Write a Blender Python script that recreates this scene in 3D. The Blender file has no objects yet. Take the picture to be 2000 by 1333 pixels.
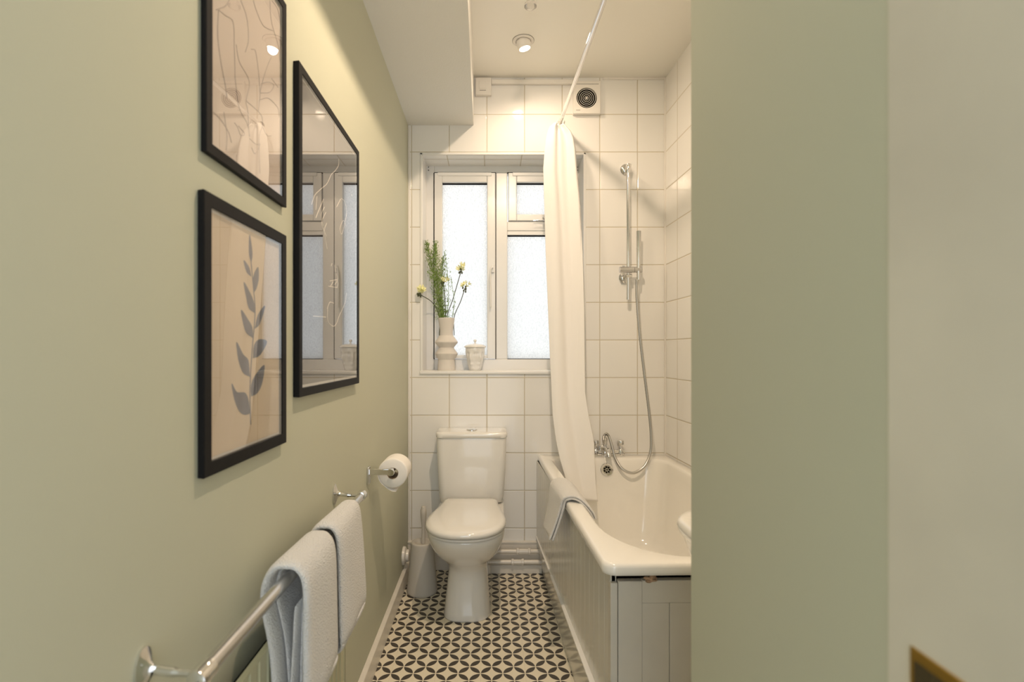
import bpy, bmesh, math, random
from mathutils import Vector, Matrix
random.seed(7)
PI = math.pi
sc = bpy.context.scene
COL = sc.collection

# ------------------------------------------------------------------ camera
CH = 1.16; K = 1012.0; CX = 957.0; CY = 687.0
cam = bpy.data.cameras.new('camera'); camo = bpy.data.objects.new('camera', cam); COL.objects.link(camo)
camo.location = (0, 0, CH); camo.rotation_euler = (PI/2, 0, 0)
cam.sensor_width = 36; cam.sensor_fit = 'HORIZONTAL'; cam.lens = K/2000*36
cam.shift_x = (1000-CX)/2000; cam.shift_y = (CY-666.5)/2000
cam.clip_start = 0.02
cam.dof.use_dof = True; cam.dof.focus_distance = 2.4; cam.dof.aperture_fstop = 4.0
sc.camera = camo
# ------------------------------------------------------------------ exposure, world, lights
sc.view_settings.view_transform = 'Standard'; sc.view_settings.look = 'None'
sc.view_settings.gamma = 1; sc.view_settings.use_curve_mapping = False
sc.view_settings.exposure = 0.25
sc.cycles.use_denoising = True
sc.cycles.max_bounces = 10; sc.cycles.diffuse_bounces = 6
sc.cycles.sample_clamp_indirect = 6
w = bpy.data.worlds.new('world'); sc.world = w; w.use_nodes = True
bgn = w.node_tree.nodes['Background']
bgn.inputs[0].default_value = (0.90, 0.95, 1.0, 1); bgn.inputs[1].default_value = 1.3
def area(name, loc, rot, sx, sy, power, col):
    l = bpy.data.lights.new(name, 'AREA'); l.shape = 'RECTANGLE'; l.size = sx; l.size_y = sy
    l.energy = power; l.color = col
    o = bpy.data.objects.new(name, l); COL.objects.link(o); o.location = loc; o.rotation_euler = rot
    return o
area('daylight_hall', (-0.05, -1.1, 1.7), (PI/2, 0, 0), 1.0, 1.6, 9, (0.80, 0.92, 1.0))
SPOT_COL = (1.0, 0.775, 0.56)

# ------------------------------------------------------------------ helpers
def at(px, py, Y): return Vector(((px-CX)*Y/K, Y, CH-(py-CY)*Y/K))
def onx(px, py, X):
    Y = X*K/(px-CX); return Vector((X, Y, CH-(py-CY)*Y/K))

class MB:
    def __init__(s): s.bm = bmesh.new()
    def box(s, x0, x1, y0, y1, z0, z1):
        v = [s.bm.verts.new(p) for p in ((x0,y0,z0),(x1,y0,z0),(x1,y1,z0),(x0,y1,z0),(x0,y0,z1),(x1,y0,z1),(x1,y1,z1),(x0,y1,z1))]
        for f in ((0,3,2,1),(4,5,6,7),(0,1,5,4),(1,2,6,5),(2,3,7,6),(3,0,4,7)): s.bm.faces.new([v[i] for i in f])
        return s
    def hexa(s, pts):
        v = [s.bm.verts.new(p) for p in pts]
        for f in ((0,3,2,1),(4,5,6,7),(0,1,5,4),(1,2,6,5),(2,3,7,6),(3,0,4,7)): s.bm.faces.new([v[i] for i in f])
        return s
    def rings(s, rs, cap0=True, cap1=True, closed=True):
        vs = [[s.bm.verts.new(p) for p in r] for r in rs]
        n = len(vs[0])
        for a, b in zip(vs[:-1], vs[1:]):
            for i in range(n if closed else n-1):
                j = (i+1) % n
                s.bm.faces.new((a[i], a[j], b[j], b[i]))
        if cap0: s.bm.faces.new(list(reversed(vs[0])))
        if cap1: s.bm.faces.new(vs[-1])
        return s
    def ribbon(s, rs):
        s.rings(rs, False, False); s.bm.verts.ensure_lookup_table(); n = len(rs[0]); base = len(s.bm.verts)-n*len(rs)
        for b in (base, len(s.bm.verts)-n):
            for i in range(n//2-1):
                s.bm.faces.new([s.bm.verts[b+k] for k in (i, i+1, n-2-i, n-1-i)])
        return s
    def tube(s, pts, r, seg=12, caps=True):
        pts = [Vector(p) for p in pts]; n = len(pts)
        rr = r if isinstance(r, (list, tuple)) else [r]*n
        t0 = (pts[1]-pts[0]).normalized()
        up = Vector((0,0,1)) if abs(t0.z) < .9 else Vector((1,0,0))
        nrm = (up - t0*up.dot(t0)).normalized()
        rs = []
        for i in range(n):
            if i == 0: t = pts[1]-pts[0]
            elif i == n-1: t = pts[-1]-pts[-2]
            else: t = pts[i+1]-pts[i-1]
            t.normalize()
            nrm = (nrm - t*nrm.dot(t)).normalized()
            b = t.cross(nrm)
            rs.append([pts[i]+(nrm*math.cos(2*PI*k/seg)+b*math.sin(2*PI*k/seg))*rr[i] for k in range(seg)])
        return s.rings(rs, caps, caps)
    def lathe(s, prof, c, axis='Z', seg=32, cap0=True, cap1=True, d=None):
        c = Vector(c)
        if d is None: d = {'Z': (0,0,1), 'X': (1,0,0), 'Y': (0,1,0)}[axis]
        q = Vector((0,0,1)).rotation_difference(Vector(d).normalized())
        rs = [[c + q @ Vector((r*math.cos(2*PI*k/seg), r*math.sin(2*PI*k/seg), h)) for k in range(seg)] for r, h in prof]
        return s.rings(rs, cap0, cap1)
    def ball(s, c, r, u=10, v=7, sc3=(1,1,1)):
        prof = [(r*math.sin(PI*i/v), -r*math.cos(PI*i/v)) for i in range(1, v)]
        c = Vector(c)
        rs = [[c+Vector((rr*math.cos(2*PI*k/u)*sc3[0], rr*math.sin(2*PI*k/u)*sc3[1], h*sc3[2])) for k in range(u)] for rr, h in prof]
        return s.rings(rs)
    def poly(s, pts):
        s.bm.faces.new([s.bm.verts.new(p) for p in pts]); return s
    def build(s, name, mat, parent=None, smooth=False, bevel=0, bseg=2, angle=35, sub=0):
        bmesh.ops.recalc_face_normals(s.bm, faces=s.bm.faces)
        me = bpy.data.meshes.new(name); s.bm.to_mesh(me); s.bm.free()
        o = bpy.data.objects.new(name, me); COL.objects.link(o)
        me.materials.append(mat)
        if bevel:
            m = o.modifiers.new('bevel', 'BEVEL'); m.width = bevel; m.segments = bseg; m.limit_method = 'ANGLE'; m.angle_limit = math.radians(40)
        if sub:
            m = o.modifiers.new('sub', 'SUBSURF'); m.levels = sub; m.render_levels = sub
        if smooth or bevel:
            for p in me.polygons: p.use_smooth = True
            try: me.set_sharp_from_angle(angle=math.radians(angle))
            except Exception: pass
        if parent:
            o.parent = parent; o.matrix_parent_inverse = rootinv(parent)
        return o
ROOTS = {}
def rootinv(p):
    m = Matrix.Identity(4); q = p
    if q.parent is None: return Matrix.Translation(-Vector(q.location))
    return Matrix.Identity(4)
def thing(name, label, cat, loc, group=None):
    o = bpy.data.objects.new(name, None); COL.objects.link(o); o.location = loc
    o.empty_display_size = .02
    o['label'] = label; o['category'] = cat
    if group: o['group'] = group
    return o
def tag(o, label, cat, group=None, kind=None):
    if label: o['label'] = label
    if cat: o['category'] = cat
    if group: o['group'] = group
    if kind: o['kind'] = kind
    return o
def struct(o): o['kind'] = 'structure'; return o
def bez(ps, n=24):                                   # catmull-rom through the points
    ps = [Vector(p) for p in ps]; q = [ps[0]*2-ps[1]]+ps+[ps[-1]*2-ps[-2]]; out = []
    for i in range(1, len(q)-2):
        for k in range(n):
            t = k/n; a, b, c, d = q[i-1:i+3]
            out.append(.5*((2*b)+(c-a)*t+(2*a-5*b+4*c-d)*t*t+(3*b-a-3*c+d)*t**3))
    out.append(q[-2]); return out

# ------------------------------------------------------------------ materials
def mat(name, col, rough=.5, metal=0, spec=.5, bump=None, coat=0, emit=None, es=0, sheen=0, vary=None):
    m = bpy.data.materials.new(name); m.use_nodes = True; nt = m.node_tree; p = nt.nodes['Principled BSDF']
    p.inputs['Base Color'].default_value = (*col, 1); p.inputs['Roughness'].default_value = rough
    p.inputs['Metallic'].default_value = metal; p.inputs['Specular IOR Level'].default_value = spec
    p.inputs['Coat Weight'].default_value = coat; p.inputs['Coat Roughness'].default_value = .05
    if sheen: p.inputs['Sheen Weight'].default_value = sheen
    if emit: p.inputs['Emission Color'].default_value = (*emit, 1); p.inputs['Emission Strength'].default_value = es
    tc = nt.nodes.new('ShaderNodeTexCoord')
    if vary:
        sc_, amt = vary
        n = nt.nodes.new('ShaderNodeTexNoise'); n.inputs['Scale'].default_value = sc_; n.inputs['Detail'].default_value = 4
        nt.links.new(tc.outputs['Object'], n.inputs['Vector'])
        r = nt.nodes.new('ShaderNodeValToRGB')
        r.color_ramp.elements[0].position = .3; r.color_ramp.elements[1].position = .7
        r.color_ramp.elements[0].color = (*[c*(1-amt) for c in col], 1); r.color_ramp.elements[1].color = (*[min(1, c*(1+amt)) for c in col], 1)
        nt.links.new(n.outputs['Fac'], r.inputs['Fac']); nt.links.new(r.outputs['Color'], p.inputs['Base Color'])
    if bump:
        s_, st, dist = bump
        n = nt.nodes.new('ShaderNodeTexNoise'); n.inputs['Scale'].default_value = s_; n.inputs['Detail'].default_value = 3
        nt.links.new(tc.outputs['Object'], n.inputs['Vector'])
        b = nt.nodes.new('ShaderNodeBump'); b.inputs['Strength'].default_value = st; b.inputs['Distance'].default_value = dist
        nt.links.new(n.outputs['Fac'], b.inputs['Height']); nt.links.new(b.outputs['Normal'], p.inputs['Normal'])
    return m
def mathn(nt, op, a, b=None, c=None):
    n = nt.nodes.new('ShaderNodeMath'); n.operation = op
    for i, x in enumerate((a, b, c)):
        if x is None: continue
        if isinstance(x, (int, float)): n.inputs[i].default_value = x
        else: nt.links.new(x, n.inputs[i])
    return n.outputs[0]

def tile_mat(name, ax, ay, ox, oy, size=.2005):
    m = bpy.data.materials.new(name); m.use_nodes = True; nt = m.node_tree; p = nt.nodes['Principled BSDF']
    tc = nt.nodes.new('ShaderNodeTexCoord'); sp = nt.nodes.new('ShaderNodeSeparateXYZ'); nt.links.new(tc.outputs['Object'], sp.inputs[0])
    def edge(o, off):
        u = mathn(nt, 'DIVIDE', mathn(nt, 'SUBTRACT', o, off), size)
        f = mathn(nt, 'FRACT', mathn(nt, 'ADD', u, 100.0))
        return mathn(nt, 'MULTIPLY', mathn(nt, 'MINIMUM', f, mathn(nt, 'SUBTRACT', 1.0, f)), size), mathn(nt, 'FLOOR', mathn(nt, 'ADD', u, 100.0))
    ex, ix = edge(sp.outputs[ax], ox); ey, iy = edge(sp.outputs[ay], oy)
    d = mathn(nt, 'MINIMUM', ex, ey)
    mr = nt.nodes.new('ShaderNodeMapRange'); nt.links.new(d, mr.inputs[0])
    mr.inputs[1].default_value = .0013; mr.inputs[2].default_value = .0024
    cm = nt.nodes.new('ShaderNodeCombineXYZ'); nt.links.new(ix, cm.inputs[0]); nt.links.new(iy, cm.inputs[1])
    wn = nt.nodes.new('ShaderNodeTexWhiteNoise'); nt.links.new(cm.outputs[0], wn.inputs['Vector'])
    tcol = nt.nodes.new('ShaderNodeMix'); tcol.data_type = 'RGBA'; nt.links.new(wn.outputs['Value'], tcol.inputs[0])
    tcol.inputs[6].default_value = (.80, .785, .755, 1); tcol.inputs[7].default_value = (.83, .82, .79, 1)
    mx = nt.nodes.new('ShaderNodeMix'); mx.data_type = 'RGBA'; nt.links.new(mr.outputs[0], mx.inputs[0])
    mx.inputs[6].default_value = (.52, .46, .34, 1); nt.links.new(tcol.outputs[2], mx.inputs[7])
    nt.links.new(mx.outputs[2], p.inputs['Base Color'])
    rr = nt.nodes.new('ShaderNodeMapRange'); nt.links.new(mr.outputs[0], rr.inputs[0]); rr.inputs[3].default_value = .8; rr.inputs[4].default_value = .08
    nt.links.new(rr.outputs[0], p.inputs['Roughness'])
    h = nt.nodes.new('ShaderNodeMapRange'); nt.links.new(d, h.inputs[0]); h.inputs[1].default_value = .001; h.inputs[2].default_value = .005
    h.interpolation_type = 'SMOOTHSTEP'
    ns = nt.nodes.new('ShaderNodeTexNoise'); ns.inputs['Scale'].default_value = 7; ns.inputs['Detail'].default_value = 1
    nt.links.new(tc.outputs['Object'], ns.inputs['Vector'])
    hh = mathn(nt, 'ADD', mathn(nt, 'MULTIPLY', h.outputs[0], 1.0), mathn(nt, 'MULTIPLY', ns.outputs['Fac'], 1.3))
    b = nt.nodes.new('ShaderNodeBump'); b.inputs['Strength'].default_value = .8; b.inputs['Distance'].default_value = .0012
    nt.links.new(hh, b.inputs['Height']); nt.links.new(b.outputs['Normal'], p.inputs['Normal'])
    return m

def floor_mat():
    m = bpy.data.materials.new('patterned_vinyl'); m.use_nodes = True; nt = m.node_tree; p = nt.nodes['Principled BSDF']
    tc = nt.nodes.new('ShaderNodeTexCoord'); sp = nt.nodes.new('ShaderNodeSeparateXYZ'); nt.links.new(tc.outputs['Object'], sp.inputs[0])
    P = .0807
    x = mathn(nt, 'DIVIDE', mathn(nt, 'SUBTRACT', sp.outputs[0], .1674), P)
    y = mathn(nt, 'DIVIDE', mathn(nt, 'SUBTRACT', sp.outputs[1], 1.825), P)
    u = mathn(nt, 'ADD', mathn(nt, 'ADD', x, y), 100); v = mathn(nt, 'ADD', mathn(nt, 'SUBTRACT', x, y), 100)
    def lens(a, b):
        fa = mathn(nt, 'SUBTRACT', mathn(nt, 'FRACT', a), .5)
        gb = mathn(nt, 'ABSOLUTE', mathn(nt, 'SUBTRACT', b, mathn(nt, 'ROUND', b)))
        wv = mathn(nt, 'MULTIPLY', mathn(nt, 'SUBTRACT', 1.0, mathn(nt, 'MULTIPLY', mathn(nt, 'MULTIPLY', fa, fa), 4.7)), .185)
        return mathn(nt, 'SUBTRACT', wv, gb)
    l = mathn(nt, 'MAXIMUM', lens(u, v), lens(v, u))
    mr = nt.nodes.new('ShaderNodeMapRange'); nt.links.new(l, mr.inputs[0]); mr.inputs[1].default_value = -.008; mr.inputs[2].default_value = .008
    # faint seams between the printed tiles
    fx = mathn(nt, 'FRACT', mathn(nt, 'ADD', mathn(nt, 'DIVIDE', x, 2.0), 50.25))
    fy = mathn(nt, 'FRACT', mathn(nt, 'ADD', mathn(nt, 'DIVIDE', y, 2.0), 50.25))
    sm = mathn(nt, 'LESS_THAN', mathn(nt, 'MINIMUM', fx, fy), .008)
    c0 = nt.nodes.new('ShaderNodeMix'); c0.data_type = 'RGBA'; nt.links.new(mathn(nt, 'MULTIPLY', sm, .35), c0.inputs[0])
    c0.inputs[6].default_value = (.80, .73, .58, 1); c0.inputs[7].default_value = (.5, .45, .35, 1)
    c1 = nt.nodes.new('ShaderNodeMix'); c1.data_type = 'RGBA'; nt.links.new(mr.outputs[0], c1.inputs[0])
    nt.links.new(c0.outputs[2], c1.inputs[6]); c1.inputs[7].default_value = (.062, .052, .042, 1)
    nt.links.new(c1.outputs[2], p.inputs['Base Color']); p.inputs['Roughness'].default_value = .38
    return m

def pane_mat():
    m = bpy.data.materials.new('obscure_glass'); m.use_nodes = True; nt = m.node_tree
    for n in list(nt.nodes): nt.nodes.remove(n)
    out = nt.nodes.new('ShaderNodeOutputMaterial'); tr = nt.nodes.new('ShaderNodeBsdfTranslucent'); gl = nt.nodes.new('ShaderNodeBsdfGlossy')
    gl.inputs['Roughness'].default_value = .2; mx = nt.nodes.new('ShaderNodeMixShader'); mx.inputs[0].default_value = .05
    tc = nt.nodes.new('ShaderNodeTexCoord'); mp = nt.nodes.new('ShaderNodeMapping'); mp.inputs['Scale'].default_value = (1.4, 1, .8)
    nt.links.new(tc.outputs['Object'], mp.inputs[0])
    v = nt.nodes.new('ShaderNodeTexVoronoi'); v.inputs['Scale'].default_value = 130; nt.links.new(mp.outputs[0], v.inputs['Vector'])
    r = nt.nodes.new('ShaderNodeValToRGB'); r.color_ramp.elements[0].color = (1, .985, .955, 1); r.color_ramp.elements[1].color = (.80, .79, .77, 1)
    r.color_ramp.elements[1].position = .9
    nt.links.new(v.outputs['Distance'], r.inputs[0]); nt.links.new(r.outputs[0], tr.inputs[0])
    b = nt.nodes.new('ShaderNodeBump'); b.inputs['Strength'].default_value = .6; b.inputs['Distance'].default_value = .002
    nt.links.new(v.outputs['Distance'], b.inputs['Height']); nt.links.new(b.outputs[0], gl.inputs['Normal']); nt.links.new(b.outputs[0], tr.inputs['Normal'])
    nt.links.new(tr.outputs[0], mx.inputs[1]); nt.links.new(gl.outputs[0], mx.inputs[2]); nt.links.new(mx.outputs[0], out.inputs[0])
    return m
def picture_glass():
    m = bpy.data.materials.new('picture_glass'); m.use_nodes = True; nt = m.node_tree
    for n in list(nt.nodes): nt.nodes.remove(n)
    out = nt.nodes.new('ShaderNodeOutputMaterial'); tr = nt.nodes.new('ShaderNodeBsdfTransparent'); gl = nt.nodes.new('ShaderNodeBsdfGlossy')
    gl.inputs['Roughness'].default_value = .0; fr = nt.nodes.new('ShaderNodeFresnel'); fr.inputs[0].default_value = 1.5
    g = nt.nodes.new('ShaderNodeNewGeometry'); mx = nt.nodes.new('ShaderNodeMixShader')
    f = mathn(nt, 'MULTIPLY', mathn(nt, 'SUBTRACT', 1.0, g.outputs['Backfacing']), mathn(nt, 'MULTIPLY', fr.outputs[0], 2.3))
    f = mathn(nt, 'MINIMUM', f, 1.0)
    nt.links.new(f, mx.inputs[0]); nt.links.new(tr.outputs[0], mx.inputs[1]); nt.links.new(gl.outputs[0], mx.inputs[2]); nt.links.new(mx.outputs[0], out.inputs[0])
    return m

M = {}
M['sage'] = mat('sage_paint', (.54, .545, .43), .6, spec=.25, bump=(260, .08, .001))
M['ceil'] = mat('ceiling_paint', (.88, .86, .80), .8, spec=.2, bump=(180, .12, .001))
M['soffit'] = mat('soffit_paper', (.80, .79, .76), .85, spec=.15, bump=(140, .5, .002))
M['tile_back'] = tile_mat('wall_tiles_back', 0, 2, -.0164, 2.2235)
M['tile_side'] = tile_mat('wall_tiles_side', 1, 2, 2.60, 2.2235)
M['tile_top'] = tile_mat('wall_tiles_reveal', 0, 1, -.03, 2.62)
M['floor'] = floor_mat()
M['upvc'] = mat('white_upvc', (.80, .79, .765), .25)
M['white_paint'] = mat('white_gloss_paint', (.74, .70, .63), .28, bump=(40, .1, .001), vary=(14, .05))
M['white_wood'] = mat('painted_panel', (.68, .665, .60), .16, bump=(9, .15, .001), vary=(6, .04))
M['end_wood'] = mat('painted_end_panel', (.66, .63, .56), .45, vary=(8, .04))
M['enamel'] = mat('bath_enamel', (.84, .82, .77), .12, coat=.3)
M['ceramic'] = mat('white_ceramic', (.80, .78, .74), .08, coat=.5)
M['plastic'] = mat('white_plastic', (.78, .75, .70), .35)
M['black_frame'] = mat('black_wood', (.006, .0055, .006), .6, spec=.2, bump=(90, .1, .0005))
M['chrome'] = mat('chrome', (.78, .78, .78), .07, metal=1)
M['brushed'] = mat('brushed_chrome', (.66, .66, .67), .2, metal=1)
M['hose'] = mat('hose_chrome', (.55, .54, .52), .3, metal=1)
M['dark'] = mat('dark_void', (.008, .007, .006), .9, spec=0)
M['gasket_and_gap_shade'] = mat('black_gasket', (.008, .008, .01), .8, spec=.1)
M['towel'] = mat('white_terry', (.80, .79, .77), .95, spec=.1, bump=(330, 1.0, .006), sheen=.3)
M['curtain'] = mat('curtain_cloth', (.82, .80, .77), .8, spec=.1, bump=(500, .1, .001))
M['paper'] = mat('tissue_paper', (.82, .79, .74), .95, bump=(120, .3, .001))
M['card'] = mat('cardboard', (.35, .27, .19), .9)
M['beige_plastic'] = mat('brush_holder_plastic', (.52, .49, .44), .5)
M['vase'] = mat('matte_bisque', (.70, .66, .61), .85, spec=.2, bump=(200, .2, .0008))
M['glaze'] = mat('white_glaze', (.82, .81, .79), .2, coat=.3)
M['stem'] = mat('dark_stem', (.075, .085, .04), .6)
M['green'] = mat('fern_green', (.20, .30, .07), .6, vary=(60, .4))
M['petal'] = mat('pale_yellow_petal', (.86, .85, .50), .6)
M['bud'] = mat('green_bud', (.30, .38, .10), .6)
M['pglass'] = picture_glass(); M['pane'] = pane_mat()
M['mount'] = mat('white_mount', (.72, .70, .68), .7)
M['art_pink'] = mat('blush_print', (.66, .56, .50), .7)
M['art_dark'] = mat('dark_print', (.055, .045, .045), .6)
M['art_sand'] = mat('sand_print', (.66, .54, .41), .7, vary=(5, .07))
M['ink_grey'] = mat('grey_line_ink', (.40, .33, .31), .7)
M['ink_white'] = mat('white_line_ink', (.85, .78, .70), .7)
M['ink_blue'] = mat('slate_leaf_ink', (.095, .11, .17), .7, vary=(30, .35))
M['brass'] = mat('aged_brass', (.42, .27, .06), .35, metal=1)
M['jamb'] = mat('door_lining_paint', (.66, .62, .53), .5, vary=(4, .10))
M['raw'] = mat('chipped_plaster', (.42, .28, .18), .9, vary=(120, .5))
M['radiator'] = mat('radiator_paint', (.52, .51, .35), .4)
M['rubber'] = mat('grey_slot', (.25, .24, .22), .6)

# ------------------------------------------------------------------ setting
XL = -.436; YB = 2.76; ZC = 2.619; ZS = 2.365
struct(MB().box(-.60, 1.45, -.9, 3.05, -.06, 0).build('floor', M['floor']))
c = struct(MB().box(-.60, 1.45, -.9, 3.05, ZC, ZC+.06).build('ceiling', M['ceil']))
s = MB(); xa, xb = -.0868, -.045
s.hexa([(XL-.01,-.9,ZS),(xb,-.9,ZS),(xa,YB+.01,ZS),(XL-.01,YB+.01,ZS),(XL-.01,-.9,ZC+.01),(xb,-.9,ZC+.01),(xa,YB+.01,ZC+.01),(XL-.01,YB+.01,ZC+.01)])
struct(s.build('trim_1', M['soffit'], bevel=.004))
struct(MB().box(XL-.12, XL, -.9, 3.05, 0, ZC).build('wall_left', M['sage']))
WX0, WX1, WZ0, WZ1 = -.368, .507, 1.051, 2.215
s = MB(); s.box(-.60, WX0, YB, 3.05, 0, ZC+.02).box(WX1, 1.45, YB, 3.05, 0, ZC+.02).box(WX0, WX1, YB, 3.05, WZ1, ZC+.02).box(WX0, WX1, YB, 3.05, 0, WZ0)
struct(s.build('wall_back', M['tile_back']))
def rx(y): return .935+.030*(YB-y)
s = MB(); s.hexa([(rx(.7),.7,0),(1.25,.7,0),(1.25,YB,0),(rx(YB),YB,0),(rx(.7),.7,ZC),(1.25,.7,ZC),(1.25,YB,ZC),(rx(YB),YB,ZC)])
struct(s.build('wall_right', M['tile_side']))
# wall block between the doorway and the washbasin
BX = .300; BY = BX*K/(1350-CX); BN = BX*K/(1736-CX)
struct(MB().box(BX, 1.25, BN, BY, 0, ZC).build('wall_doorway', M['sage']))
# door lining with its strike plate
lx = .2995
d1 = struct(MB().box(lx, .45, -.25, BN, 0, ZC).build('door_1', M['jamb']))
# tiled reveal and white edge trims of the window opening
s = MB(); s.box(WX0+.006, WX1-.006, YB+.004, 2.925, WZ1-.008, WZ1).build('trim_2', M['tile_top'])['kind'] = 'structure'
s = MB(); e = .012
s.box(WX0-.004, WX0+.010, YB-.005, 2.935, WZ0-.01, WZ1+.004).box(WX1-.010, WX1+.004, YB-.005, 2.935, WZ0-.01, WZ1+.004).box(WX0-.004, WX1+.004, YB-.005, YB+.004, WZ1-.008, WZ1+.004)
struct(s.build('trim_3', M['upvc'], bevel=.003))
struct(MB().box(WX0-.006, WX1+.006, YB-.012, 2.935, WZ0-.012, WZ0+.006).build('trim_4', M['upvc'], bevel=.005, bseg=3))
# skirting
s = MB(); s.hexa([(XL,-.2,0),(-.413,-.2,0),(-.413,YB,0),(XL,YB,0),(XL,-.2,.072),(-.418,-.2,.066),(-.418,YB,.066),(XL,YB,.072)])
struct(s.build('baseboard_left', M['white_paint'], bevel=.002))
struct(MB().box(XL, .30, YB-.016, YB, 0, .148).box(XL, .30, YB-.020, YB, .142, .153).build('baseboard_back', M['white_paint'], bevel=.002))
# top-of-wall strip and corner beads
struct(MB().box(.008, .44, YB-.018, YB, 2.578, 2.603).build('trim_5', M['plastic'], bevel=.003))
struct(MB().box(XL, XL+.010, YB-.006, YB, .15, ZS).build('trim_6', M['plastic'], bevel=.002))
struct(MB().box(.60, .93, YB-.006, YB, ZC-.012, ZC).build('trim_7', M['plastic'], bevel=.002))
struct(MB().box(.927, .937, YB-.008, YB, .60, ZC).build('trim_8', M['plastic'], bevel=.002))

# ------------------------------------------------------------------ window
YF = 2.925; KF = K/YF
def wx(px): return (px-CX)/KF
def wz(py): return CH-(py-CY)/KF
win = MB()
def bar(mb, x0, x1, y0, y1, ya=YF, yb=YF+.07): return mb.box(wx(x0), wx(x1), ya, yb, wz(y1), wz(y0))
bar(win, 829.5, 848, 322, 726); bar(win, 1115, 1133, 322, 726); bar(win, 848, 1115, 322, 337.5); bar(win, 848, 1115, 702, 726)
bar(win, 968.5, 991, 337.5, 702); bar(win, 991, 1115, 433, 451)
wf = win.build('window_1', M['upvc'], bevel=.004, bseg=3); struct(wf)
def sash(x0, x1, y0, y1, gx0, gx1, gy0, gy1, name, top=True):
    m = MB(); a, b = YF-.008, YF+.05
    bar(m, x0, gx0, y0, y1, a, b); bar(m, gx1, x1, y0, y1, a, b); bar(m, gx0, gx1, y0, gy0, a, b); bar(m, gx0, gx1, gy1, y1, a, b)
    s_ = m.build(name, M['upvc'], wf, bevel=.004, bseg=3); s_.matrix_parent_inverse = Matrix.Identity(4); return s_
def kid(o): o.matrix_parent_inverse = Matrix.Identity(4); return o
sash(848.6, 967.6, 338.3, 701.4, 864, 951.5, 357, 694, 'casement')
sash(992.7, 1113, 338.3, 432, 1009, 1098, 357, 419.5, 'top_light')
for x0, x1, y0, y1 in ((862, 953, 355, 696), (1007, 1100, 355, 421), (989, 1117, 456, 703)):
    m = MB(); bar(m, x0, x1, y0, y1, YF+.022, YF+.030); kid(m.build('pane', M['pane'], wf))
m = MB(); bar(m, 991, 1115, 451, 459, YF+.004, YF+.05); bar(m, 1107, 1115, 459, 702, YF+.004, YF+.05); kid(m.build('glazing_bead', M['upvc'], wf, bevel=.003))
m = MB(); bar(m, 864, 951.5, 356.5, 359.2, YF+.012, YF+.021); bar(m, 1009, 1098, 356.5, 359.2, YF+.012, YF+.021); bar(m, 991, 1107, 458.2, 461.2, YF+.012, YF+.021)
bar(m, 846.8, 848.8, 338, 702, YF-.002, YF+.01); bar(m, 967.4, 968.8, 338, 702, YF-.002, YF+.01); bar(m, 848, 968, 337, 338.6, YF-.002, YF+.01); bar(m, 991, 1115, 337, 338.6, YF-.002, YF+.01)
bar(m, 991, 1107, 700.8, 701.8, YF+.0, YF+.01)
kid(m.build('gasket_and_gap_shade', M['gasket_and_gap_shade'], wf))
for x0, x1 in ((855, 960), (1001, 1108)):
    m = MB(); bar(m, x0, x1, 338.5, 345, YF-.014, YF-.006); kid(m.build('trickle_vent', M['upvc'], wf, bevel=.002))
m = MB(); h = at(962, 524, 2.905)
m.box(h.x-.006, h.x+.010, YF-.02, YF-.008, h.z-.025, h.z+.018)
hd = kid(m.build('casement_handle', M['upvc'], wf, bevel=.003))
m = MB(); m.tube(bez([at(962, 524, 2.90), at(959, 524, 2.885), at(957.5, 535, 2.885), at(957.8, 560, 2.885), at(958.2, 600, 2.885)], 6), .0055, 8); kid(m.build('handle_lever', M['upvc'], wf, smooth=True))
m = MB(); m.tube([at(1042, 431.5, 2.90), at(1052, 430.5, 2.90), at(1075, 431, 2.90)], [.002, .004, .004], 8); m.ball(at(1063, 426, 2.90), .011, sc3=(1,.7,.8)); kid(m.build('stay_handle', M['brushed'], wf, smooth=True))
for px, py in ((837, 333), (1128, 333)):
    m = MB(); m.lathe([(.004,0),(.004,.004)], (wx(px), YF-.003, wz(py)), 'Y', 10).lathe([(.003,0),(.003,.004)], (wx(px), YF-.003, wz(py-6)), 'Y', 10); kid(m.build('screw_cap', M['rubber'], wf))

# ------------------------------------------------------------------ vase, pot, flowers
VY = 2.85; VK = K/VY
sill = WZ0+.006
vx = (872-CX)/VK
t = thing('vase', 'tall matte cream vase with zigzag waists holding flowers on window sill', 'vase', (vx, VY, sill))
pts = [(.048,0),(.049,.003),(.0465,.035),(.0445,.058),(.0610,.086),(.0625,.091),(.0600,.096),(.0425,.119),(.0410,.124),(.0430,.128),(.0610,.150),(.0625,.155),(.0600,.160),(.038,.190),(.0355,.203),(.037,.225),(.0425,.262),(.0457,.284),(.0445,.287),(.042,.284),(.038,.26),(.033,.20),(.03,.10)]
MB().lathe(pts, (vx, VY, sill), seg=40).build('vase_body', M['vase'], t, smooth=True, angle=22)
px_ = (928-CX)/VK; PY = 2.84; pz = sill
t = thing('lidded_pot', 'small white glazed pot with face relief and knobbed lid on window sill', 'pot', (px_, PY, pz))
n = 96; rings = []
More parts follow.
